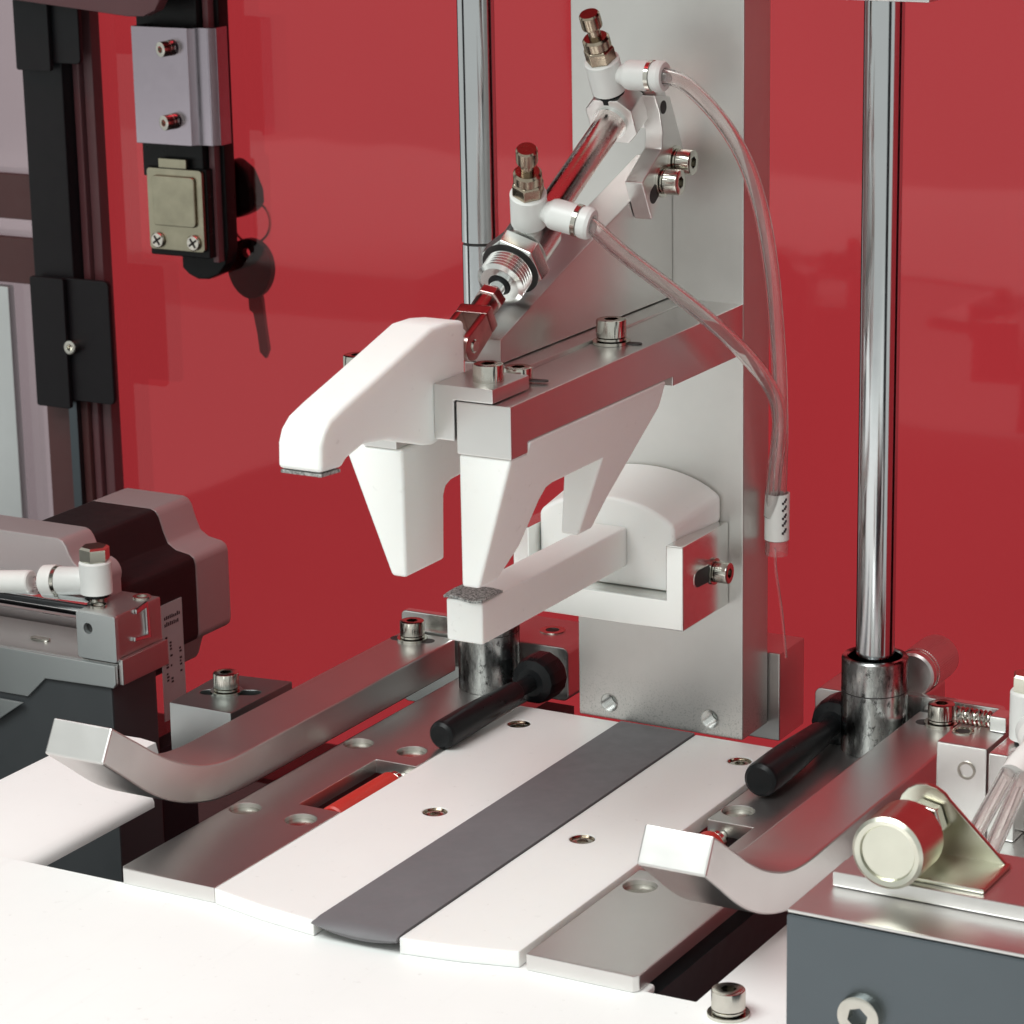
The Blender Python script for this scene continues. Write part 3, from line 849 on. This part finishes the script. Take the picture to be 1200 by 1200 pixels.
# ---- upper jaws (V shaped white plastic)
def xr(z):                                  # right face of the fixed jaw leans in towards the tip
    return 0.4 + (z - 107.3) * 0.29
jw = MB()
yz = [(-120.8, 104.7), (-120.8, 73.6), (-112.0, 73.6), (-104.9, 80.0), (-100.5, 90.2), (-98.5, 92.6), (-95.5, 93.2), (-71.2, 93.2),
      (-73.6, 74.2), (-66.4, 74.2), (-62.0, 81.0), (-44.8, 100.6), (-44.8, 107.3), (-113.3, 107.3), (-113.3, 104.7)]
yz = [(y, z) for y, z in yz]
jw.loft([(-13.9, y, z) for y, z in yz], [(xr(z), y, z) for y, z in yz])
jw.bevel(0.7, 3, 30)
j1 = thing("upper_jaw", "translucent white two legged jaw hanging under the arm bar", "jaw", (-7, -80, 74))
jw.build("jaw_body", WHITE, j1, sharp=30)

j2 = thing("upper_jaw", "white tapered jaw leg hanging below the hooked white lever", "jaw", (-36, -112, 74))
b = MB()
# leg: leaning left face, plumb right face; the arch behind it carries on to the rear
def leg(pts, y0, y1): b.prism(pts, 'y', y0, y1)
side = [(-121.0, 104.0), (-121.0, 73.8), (-103.6, 73.8), (-103.0, 89.2), (-102.0, 91.0), (-99.5, 92.0), (-92, 92.4), (-92, 104.0)]
def xl(z): return -44.6 + (104 - z) * 0.40
b.loft([(xl(z), y, z) for y, z in side], [(-28.6, y, z) for y, z in side])
b.bevel(0.8, 3, 30)
b.build("jaw_body", WHITE, j2, sharp=30)
MB().box(-39, -30, -121.3, -108, 104.1, 108.4).bevel(0.3).build("jaw_carrier", ALU, j2)
screw(j2, (-46.0, -111.5, 117.4), (0, 0, 1), 0.95, True)
MB().box(-50.5, -31.2, -117, -104, 108.5, 117.4).bevel(0.4).build("carrier_block", ALU, j2)

bk = thing("rocker_lever", "white hooked lever with blunt nose tilted over the left jaw", "lever", (-25, -115, 110))
pr_ = [(-168.3, 110.6), (-168.0, 116.4), (-166.6, 119.2), (-163.6, 121.4), (-158, 123.2), (-144, 127.0), (-121.2, 133.4), (-114, 133.3), (-106.8, 132.2), (-106.9, 119.0),
       (-110.0, 108.2), (-121.6, 106.4), (-125.0, 107.0), (-140.5, 111.7), (-150.5, 113.0), (-158.0, 111.4), (-159.8, 110.0)]
b = MB(); b.prism(pr_, 'x', -30.8, -19.7); b.bevel(1.3, 4, 25); b.build("lever_body", WHITE, bk, sharp=30)
b = MB(); b.prism([(-167.6, 110.3), (-160.2, 109.8), (-160.2, 109.1), (-167.6, 109.6)], 'x', -30.4, -20.1); b.build("grip_pad", PAD, bk)
b = MB(); b.prism([(-107.2, 121.0), (-107.2, 129.5), (-101.5, 129.0), (-98.5, 126.5), (-99.5, 123.5), (-103, 121.5)], 'x', -26.8, -23.0); b.bevel(0.4).build("lug", WHITE, bk)

# ---- lower jaw with its rounded block, held in the U bracket
ub = thing("u_bracket", "U shaped aluminium bracket on the front of the upright plate", "bracket", (-25, -14, 38))
b = MB(); b.prism([(-53.6, 37.5), (-4.0, 37.5), (-4.0, 60.0), (-8.9, 60.0), (-8.9, 45.6), (-48.7, 45.6), (-48.7, 60.0), (-53.6, 60.0)], 'y', -27.4, -0.15); b.bevel(0.45)
b.build("bracket_body", ALU_RAW, ub)
sl = slot((-18.5, 49.4), (-8.4, 49.0), 2.3)
MB().prism(sl, 'x', -4.02, -3.93).build("slot_opening", DARK_HOLE, ub)
b = MB(); q = slot((-18.5, 49.4), (-8.4, 49.0), 2.55); b.prism(q, 'x', -4.0, -3.9, holes=[sl]); b.build("slot_edge", ALU_RAW, ub)
screw(ub, (-3.9, -9.4, 49.0), (1, 0.0, 0), 0.80, True)
lj = thing("lower_jaw", "white arm with a domed rear block seated in the U bracket", "jaw", (-25, -50, 46))
def dome(xrr, ztop):
    cx = (xrr - 48.5) / 2
    pts = [(-9.1, 45.8), (-9.1, 58.0), (xrr, 60.2)]
    hw = xrr - cx
    for k in range(19):
        t = math.radians(28 + (152 - 28) * k / 18)
        pts.append((cx + hw * math.cos(t) / math.cos(math.radians(28)), ztop - 12.0 + 12.0 * math.sin(t)))
    pts += [(-48.5, 60.2), (-48.5, 58.0), (-48.5, 45.8)]
    return pts
b = MB(); b.loft([(x, -22.0, z) for x, z in dome(-9.2, 69.4)], [(x, -0.4, z) for x, z in dome(-6.0, 73.2)]); b.bevel(1.3, 4, 33)
b.build("domed_block", WHITE, lj, sharp=28)
b = MB(); b.box(-32.6, -22.6, -96.9, -22.1, 51.4, 61.9); b.bevel(0.6, 3); b.build("arm", WHITE, lj)
pd = MB()
NX, NY = 10, 10
gr = [[None] * (NY + 1) for _ in range(NX + 1)]
for i in range(NX + 1):
    for j in range(NY + 1):
        u, v = i / NX, j / NY
        z = 62.6 + 0.25 * math.sin(7 * u + 3 * v) + 0.8 * (u - 0.5) ** 2 - 0.5 * max(0, 0.25 - v)
        gr[i][j] = (-33.0 + 10.8 * u, -97.3 + 10.0 * v + 0.4 * math.sin(5 * u), z)
lo_ = [[pd.v((p_[0], p_[1], p_[2] - 0.6)) for p_ in r_] for r_ in gr]
hi_ = [[pd.v(p_) for p_ in r_] for r_ in gr]
for i in range(NX):
    for j in range(NY):
        pd.face((hi_[i][j], hi_[i + 1][j], hi_[i + 1][j + 1], hi_[i][j + 1]))
        pd.face((lo_[i][j], lo_[i][j + 1], lo_[i + 1][j + 1], lo_[i + 1][j]))
for i in range(NX):
    for j in (0, NY):
        pd.face((hi_[i][j], hi_[i + 1][j], lo_[i + 1][j], lo_[i][j]))
for j in range(NY):
    for i in (0, NX):
        pd.face((hi_[i][j], hi_[i][j + 1], lo_[i][j + 1], lo_[i][j]))
pd.build("grip_pad", PAD, lj)

# ================================================================== DIAGONAL AIR CYLINDER
AX = Vector((0, 0.879, 0.477)); NN = Vector((0, -0.477, 0.879)); XX = Vector((1, 0, 0))
N0 = Vector((-25.0, -76.6, 138.2))
def A(s, h=0.0, x=0.0): return N0 + AX * s + NN * h + XX * x
cy = thing("pen_cylinder", "slim polished air cylinder running diagonally down to the clevis", "cylinder", tuple(A(30)))
MB().cyl(A(16), AX, 3.65, 45, 36).build("barrel", TUBE, cy)
b = MB(); b.lathe([(4.5, 6.5), (6.3, 7.2), (6.3, 15.5), (5.6, 16.4), (4.2, 17.2)], A(0), AX, 36); b.build("front_cap", ALU_RAW, cy)
b = MB(); b.lathe([(7.2, 0.6), (8.0, 1.3), (8.3, 5.0), (7.4, 5.7)], A(0), AX, 6, 0.42); b.bevel(0.25); b.build("hex_nut", ALU_RAW, cy)
b = MB()
prof = [(2.2, -5.6), (4.9, -5.6)]
for i in range(7):
    prof += [(6.0, -5.0 + i * 0.95), (5.0, -4.52 + i * 0.95)]
b.lathe(prof + [(5.6, 1.6)], A(0), AX, 36); b.build("threaded_nose", ALU_RAW, cy)
MB().cyl(A(-9.5), AX, 2.0, 8, 20).build("piston_rod", CHROME, cy)
MB().lathe([(7.0, 0.45), (7.3, 0.5), (6.1, 0.58)], A(0), AX, 36).build("nut_shadow_gap", DARK_HOLE, cy)
MB().lathe([(2.3, -5.6), (2.9, -5.7), (2.3, -5.85)], A(0), AX, 24).build("rod_seal", BLACK, cy)
b = MB(); b.lathe([(3.1, -12.3), (3.6, -11.9), (3.6, -9.6), (3.1, -9.2)], A(0), AX, 6, 0.2); b.bevel(0.15); b.build("lock_nut", CLEV, cy)
cv = MB()
def obox(mb, s0, s1, h0, h1, x0, x1):
    mb.loft([A(s0, h0, x0), A(s0, h1, x0), A(s0, h1, x1), A(s0, h0, x1)], [A(s1, h0, x0), A(s1, h1, x0), A(s1, h1, x1), A(s1, h0, x1)])
obox(cv, -19.5, -16.4, -3.0, 3.0, -4.2, 4.2)
cv.cyl(A(-17), AX, 3.0, 4.8, 20)
for x0, x1 in ((2.4, 4.2), (-4.2, -2.4)):
    pts = [(-19.4, -3.0)] + [(-28.0 - 3.5 * math.sin(t), -3.5 * math.cos(t)) for t in [math.pi * k / 10 for k in range(11)]] + [(-19.4, 3.0)]
    cv.loft([A(s, h_, x0) for s, h_ in pts], [A(s, h_, x1) for s, h_ in pts])
cv.bevel(0.45); cv.build("clevis", CLEV, cy)
b = MB(); b.cyl(A(-27.6, 0, -4.6), XX, 1.6, 9.2, 18, 0.3); b.build("clevis_pin", STEEL, cy)
b = MB()                                                        # chamfered square rear cap
oct_ = [(-6.4, -3.4), (-3.4, -6.4), (3.4, -6.4), (6.4, -3.4), (6.4, 3.4), (3.4, 6.4), (-3.4, 6.4), (-6.4, 3.4)]
b.loft([A(59.5, h_, x_) for x_, h_ in oct_], [A(67.5, h_, x_) for x_, h_ in oct_]); b.bevel(0.4); b.build("rear_cap", ALU, cy)
MB().lathe([(4.4, 58.6), (4.4, 59.6)], A(0), AX, 30).build("barrel_collar", ALU_RAW, cy)

mt = thing("cylinder_mount", "bent aluminium mounting bracket carrying the upper end of the air cylinder", "bracket", (-20, -15, 160))
b = MB()
obox(b, 67.7, 72.5, -7.6, 7.6, -8.6, 9.6)
b.bevel(0.4).build("cross_plate", ALU, mt)
b = MB(); b.prism([(-19.8, 173.0), (-11.4, 172.0), (-3.3, 157.0), (-9.4, 152.0), (-21.6, 142.2), (-27.0, 152.3), (-16.2, 159.2), (-15.6, 163.2), (-17.4, 169.0)], 'x', -20.0, -15.0); b.bevel(0.4)
b.build("cheek", ALU, mt)
MB().cyl((-15.05, -15.2, 169.6), (1, 0, 0), 1.7, 0.12, 20).build("pin_hole", DARK_HOLE, mt)
for p_, w_ in (((-15.0, -16.2, 151.2), 1), ((-15.0, -9.0, 155.2), 1)):
    screw(mt, p_, (1, 0, 0), 0.92, True)
b = MB(); b.prism(slot((-21.0, 148.2), (-18.5, 149.8), 2.0), 'x', -15.02, -14.94); b.build("slot_opening", DARK_HOLE, mt)

def flow_control(label, o, up, side, h0):
    up = Vector(up).normalized(); side = (Vector(side) - up * Vector(side).dot(up)).normalized()
    t = thing("flow_control_fitting", label, "fitting", tuple(o + up * h0), "flow control fittings on the diagonal cylinder")
    P = o + up * h0
    MB().lathe([(3.6, -2.0), (3.6, 0.1)], P, up, 26).build("seal_ring", BLACK, t)
    MB().lathe([(3.9, 0.1), (4.4, 0.5), (4.4, 9.0), (4.1, 9.3)], P, up, 32).build("body", FITTING, t)
    b = MB(); b.lathe([(3.9, 9.3), (3.9, 12.4), (3.4, 12.9)], P, up, 6, 0.3); b.bevel(0.2); b.build("hex_collar", BRASS, t)
    b = MB()
    pr__ = [(2.4, 12.9), (3.4, 13.1), (3.4, 15.3), (2.9, 15.9), (1.7, 15.9)]
    b.lathe(pr__, P, up, 30); b.build("lock_ring", BRASS, t)
    b = MB(); b.lathe([(1.6, 15.8), (1.6, 18.4), (2.5, 18.8), (2.6, 19.2), (2.6, 22.2), (2.3, 22.7), (0, 22.7)], P, up, 26); b.build("needle_knob", BRASS, t)
    Q = P + up * 5.0
    MB().lathe([(2.2, 3.4), (2.6, 4.9), (3.5, 6.0), (3.75, 6.8), (3.75, 12.2)], Q, side, 28).build("side_arm", FITTING, t)
    MB().lathe([(3.9, 12.2), (3.9, 13.3)], Q, side, 28).build("clamp_ring", STEEL, t)
    MB().lathe([(1.7, 13.4), (3.6, 13.4), (3.9, 14.2), (3.9, 15.6), (3.5, 16.4), (2.4, 16.5), (1.7, 15.8)], Q, side, 28, closed=True).build("release_collar", FITTING, t)
    return Q + side * 13.5, side
ang = math.radians(14)
upl = NN * math.cos(ang) + XX * math.sin(ang)
sdl = XX * math.cos(ang) - NN * math.sin(ang)
e_lo, s_lo = flow_control("lower flow control fitting by the hex nut of the diagonal cylinder", A(11.5), upl, sdl + AX * 0.0, 5.6)
e_up, s_up = flow_control("upper flow control fitting on the rear cap of the diagonal cylinder", A(63.0), NN, XX, 7.0)

up_pts = [e_up, e_up + s_up * 4] + [(-5.6, -21.5, 176.4), (-1.7, -16, 170.3), (2.4, -12.0, 162.8), (5.2, -8, 153.9), (6.9, -4, 142.6), (8.0, -1, 129.2), (8.1, 2, 115.4), (7.8, 5, 101.4), (7.0, 8, 84.9), (5.9, 10, 72.9), (4.6, 12, 60.0)]
tag(MB().sweep(up_pts, 2.0, 16, ri=1.25).build("air_hose", HOSE, base=(5, -5, 130), sharp=60), "clear air hose arching from the upper fitting down past the upright plate", "hose")
lo_pts = [e_lo, e_lo + s_lo * 2.2, (-3.2, -59.5, 140.6), (5.1, -36, 123.1), (8.4, -16, 108.5), (9.1, -3, 97.6), (8.8, 3.0, 89.6), (7.2, 6, 80.6), (5.2, 8, 71.9), (3.4, 10.2, 60.0)]
tag(MB().sweep(lo_pts, 2.0, 16, ri=1.25).build("air_hose", HOSE, base=(5, -30, 110), sharp=60), "clear air hose sloping from the lower fitting across the arm bar", "hose")
mk = thing("hose_marker", "white printed marker sleeve round the hoses beside the upright plate", "sleeve", (4.2, 12, 53))
b = MB(); b.lathe([(2.9, 0), (3.3, 0), (3.3, 12.6), (2.9, 12.6)], (4.4, 11.6, 53.4), (0.01, 0, 1), 26, closed=True); b.build("sleeve_body", SLEEVE, mk)
b = MB(); b.lathe([(2.7, 0), (3.1, 0), (3.1, 4), (2.7, 4)], (4.4, 11.6, 49.2), (0.01, 0, 1), 22, closed=True); b.build("inner_sleeve", HOSE, mk)
b = MB()
for i, zc in enumerate((56.2, 58.4, 60.2, 62.4, 64.3)):
    for dz, da in ((-0.5, -0.10), (0.0, 0.06), (0.5, 0.16)):
        th = -0.55 + da
        cxx, cyy = 4.4 + 3.36 * math.cos(th), 11.6 + 3.36 * math.sin(th)
        b.box(cxx - 0.22, cxx + 0.22, cyy - 0.25, cyy + 0.25, zc + dz - 0.3, zc + dz + 0.3)
b.build("print", INK, mk)
b = MB()
b.sweep([(3.4, 12.5, 50.5), (3.6, 13, 44), (5.2, 13.5, 32), (6.2, 14, 20)], 0.35, 6)
tag(b.build("signal_wire", HOSE, base=(4, 13, 40)), "thin clear wire hanging below the printed marker sleeve", "wire")

tp = thing("top_plate", "grey plate end at the top edge holding the right guide rod", "plate", (25, 10, 196))
MB().box(8, 49, 0.2, 22, 195.9, 206).bevel(0.4).build("plate_body", ALU, tp)

# ================================================================== RIGHT SIDE MACHINERY
bx = thing("control_box", "slate grey metal box standing on the table at the lower right", "box", (140, -160, -4))
MB().box(89.2, 190, -170, -140, -3.9, 32.0).bevel(0.7).build("box_body", ALU_DARK, bx)
MB().box(89.4, 190, -169.6, -140, 32.1, 32.9).bevel(0.25).build("lid", ALU, bx)
screw(bx, (106.0, -167.2, 13.6), (0, -1, 0), 1.3, False)
lp = thing("ledge_plate", "grey plate stepped back on top of the slate box", "plate", (140, -145, 33))
MB().box(92.7, 190, -154.8, -130, 33.0, 36.2).bevel(0.4).build("plate_body", ALU, lp)
kb_ = thing("adjuster_knob", "round pale gold knob pointing forward over the slate box", "knob", (106.5, -150, 45))
b = MB(); b.lathe([(0, 0.9), (5.6, 0.9), (5.9, 0.3), (6.9, 0.0), (7.6, 0.6), (7.6, 11.5), (7.2, 12.0), (0, 12.0)], (107.0, -161.0, 44.7), (0, 1, 0), 40); b.build("knob_body", GOLD, kb_)
MB().cyl((107.0, -149, 44.7), (0, 1, 0), 3.0, 3.0, 24, 0.3).build("shoulder", STEEL, kb_)
MB().cyl((107.0, -146, 44.7), (0, 1, 0), 2.0, 14.0, 20).build("spindle", STEEL, kb_)
b = MB(); b.lathe([(4.2, 0), (4.6, 0.4), (4.6, 3.2), (4.2, 3.6)], (107.0, -142.5, 44.7), (0, 1, 0), 6, 0.2); b.bevel(0.2).build("hex_nut", STEEL, kb_)
zb = thing("angle_bracket", "yellowish triangular sheet bracket behind the gold knob", "bracket", (112, -137, 36))
pts = [(99.5, 36.4), (99.8, 45.0)] + [(106.2 + 6.2 * math.cos(t), 45.5 + 6.2 * math.sin(t)) for t in [math.radians(a) for a in (170, 150, 130, 110, 90, 70, 50, 32)]] + [(124.5, 36.4)]
b = MB(); b.prism(pts, 'y', -138.2, -136.8); b.bevel(0.3).build("upright_leaf", GOLD, zb)
MB().box(100.5, 124.5, -152.5, -136.8, 36.25, 37.2).bevel(0.3).build("foot_leaf", GOLD, zb)
sb = thing("spring_block", "pale aluminium block with a screw in its face beside the right rail", "block", (77, -30, 3))
MB().box(70.3, 83.2, -40.2, -16, 3, 24.0).bevel(0.5).build("block_body", ALU, sb)
MB().lathe([(1.7, 0), (2.2, 0), (2.3, 0.3), (1.7, 0.3)], (78.2, -40.2, 17.8), (0, -1, 0), 20, closed=True).build("screw_rim", STEEL, sb)
screw(sb, (78.2, -39.2, 17.8), (0, -1, 0), 0.5, False, FLUSH_SCREW, "flush_screw")
for (cx, cyy) in ((73.6, -31.0), (79.4, -18.5)):
    MB().lathe([(1.8, 0), (2.7, 0), (2.7, 0.3), (1.8, 0.2)], (cx, cyy, 24.0), (0, 0, 1), 22, closed=True).build("bore_rim", STEEL, sb)
    MB().cyl((cx, cyy, 24.02), (0, 0, 1), 1.8, 0.04, 22).build("bore", DARK_HOLE, sb)
b = MB()
hel = [(69.5 + 9.5 * t / 60, -25 + 1.8 * math.cos(t * 0.84), 26.0 + 1.8 * math.sin(t * 0.84)) for t in range(61)]
b.sweep(hel, 0.38, 6).build("coil_spring", STEEL, sb)
MB().box(79.2, 83.4, -28, -22, 24.1, 28.0).bevel(0.3).build("spring_seat", ALU_RAW, sb)
MB().box(64, 150, -60, -16, -3.9, 2.9).bevel(0.4).build("foot_plate", ALU, sb)
rc = thing("mount_block", "bright grey block under the elbow fitting at the right edge", "block", (100, -35, 3))
MB().box(85.0, 91.8, -44, -18, 3, 24.6).bevel(0.4).build("leaf", ALU_RAW, rc)
MB().box(92.0, 150, -36, -18, 3, 17.0).bevel(0.4).build("body", ALU, rc)
fr = thing("elbow_fitting", "pale plastic elbow fitting with brass cap at the right edge", "fitting", (91, -36, 24))
MB().lathe([(3.4, 0), (4.7, 0.5), (4.7, 12.0), (4.3, 12.6)], (91.0, -33, 25.4), (0, 0, 1), 30).build("body", FITTING, fr)
MB().cyl((91.0, -33, 24.6), (0, 0, 1), 3.4, 0.9, 24).build("seal_ring", BLACK, fr)
MB().lathe([(4.3, 0), (4.5, 0.4), (4.5, 3.6), (3.9, 4.2)], (91.0, -33, 38.0), (0, 0, 1), 6, 0.35).build("brass_cap", GOLD, fr)
MB().lathe([(3.0, 2.5), (4.4, 4.2), (4.5, 8.0)], (91.0, -33, 29.5), (0.55, -0.83, -0.05), 26).build("side_arm", FITTING, fr)
MB().lathe([(2.0, 8.0), (4.7, 8.0), (4.8, 9.0), (4.7, 12.0), (2.0, 12.0)], (91.0, -33, 29.5), (0.55, -0.83, -0.05), 26, closed=True).build("release_collar", SLEEVE, fr)
for lab, pts in (("left of two clear hoses slanting down behind the gold knob bracket", [(97.5, -58, 31.0), (97.2, -66, 27.2), (96.6, -78, 21.8), (96.0, -90, 16.0)]),
                 ("right of two clear hoses slanting down behind the gold knob bracket", [(100.8, -58, 31.0), (101.2, -68, 26.2), (101.0, -80, 19.4), (100.6, -92, 12.0)])):
    tag(MB().sweep(pts, 2.0, 16, ri=1.25).build("air_hose", HOSE, base=pts[1], sharp=60), lab, "hose")
b = MB(); b.sweep([(103, -50, 34.0), (101.5, -55, 32.2), (99.5, -60, 29.5), (98.8, -64, 27.6)], 3.6, 16)
tag(b.build("hose_cuff", SLEEVE, base=(100, -58, 30)), "cloudy plastic cuff joining the two clear hoses at the right edge", "cuff")
MB().box(86, 160, -64, -60.5, 2.0, 16.0).bevel(0.4)
t = thing("table_screw", "cap screw with washer standing on the white table beside the slate box", "screw", (66.2, -147.6, -4))
screw(t, (66.2, -148.2, -4.0), (0, 0, 1), 1.05, True)
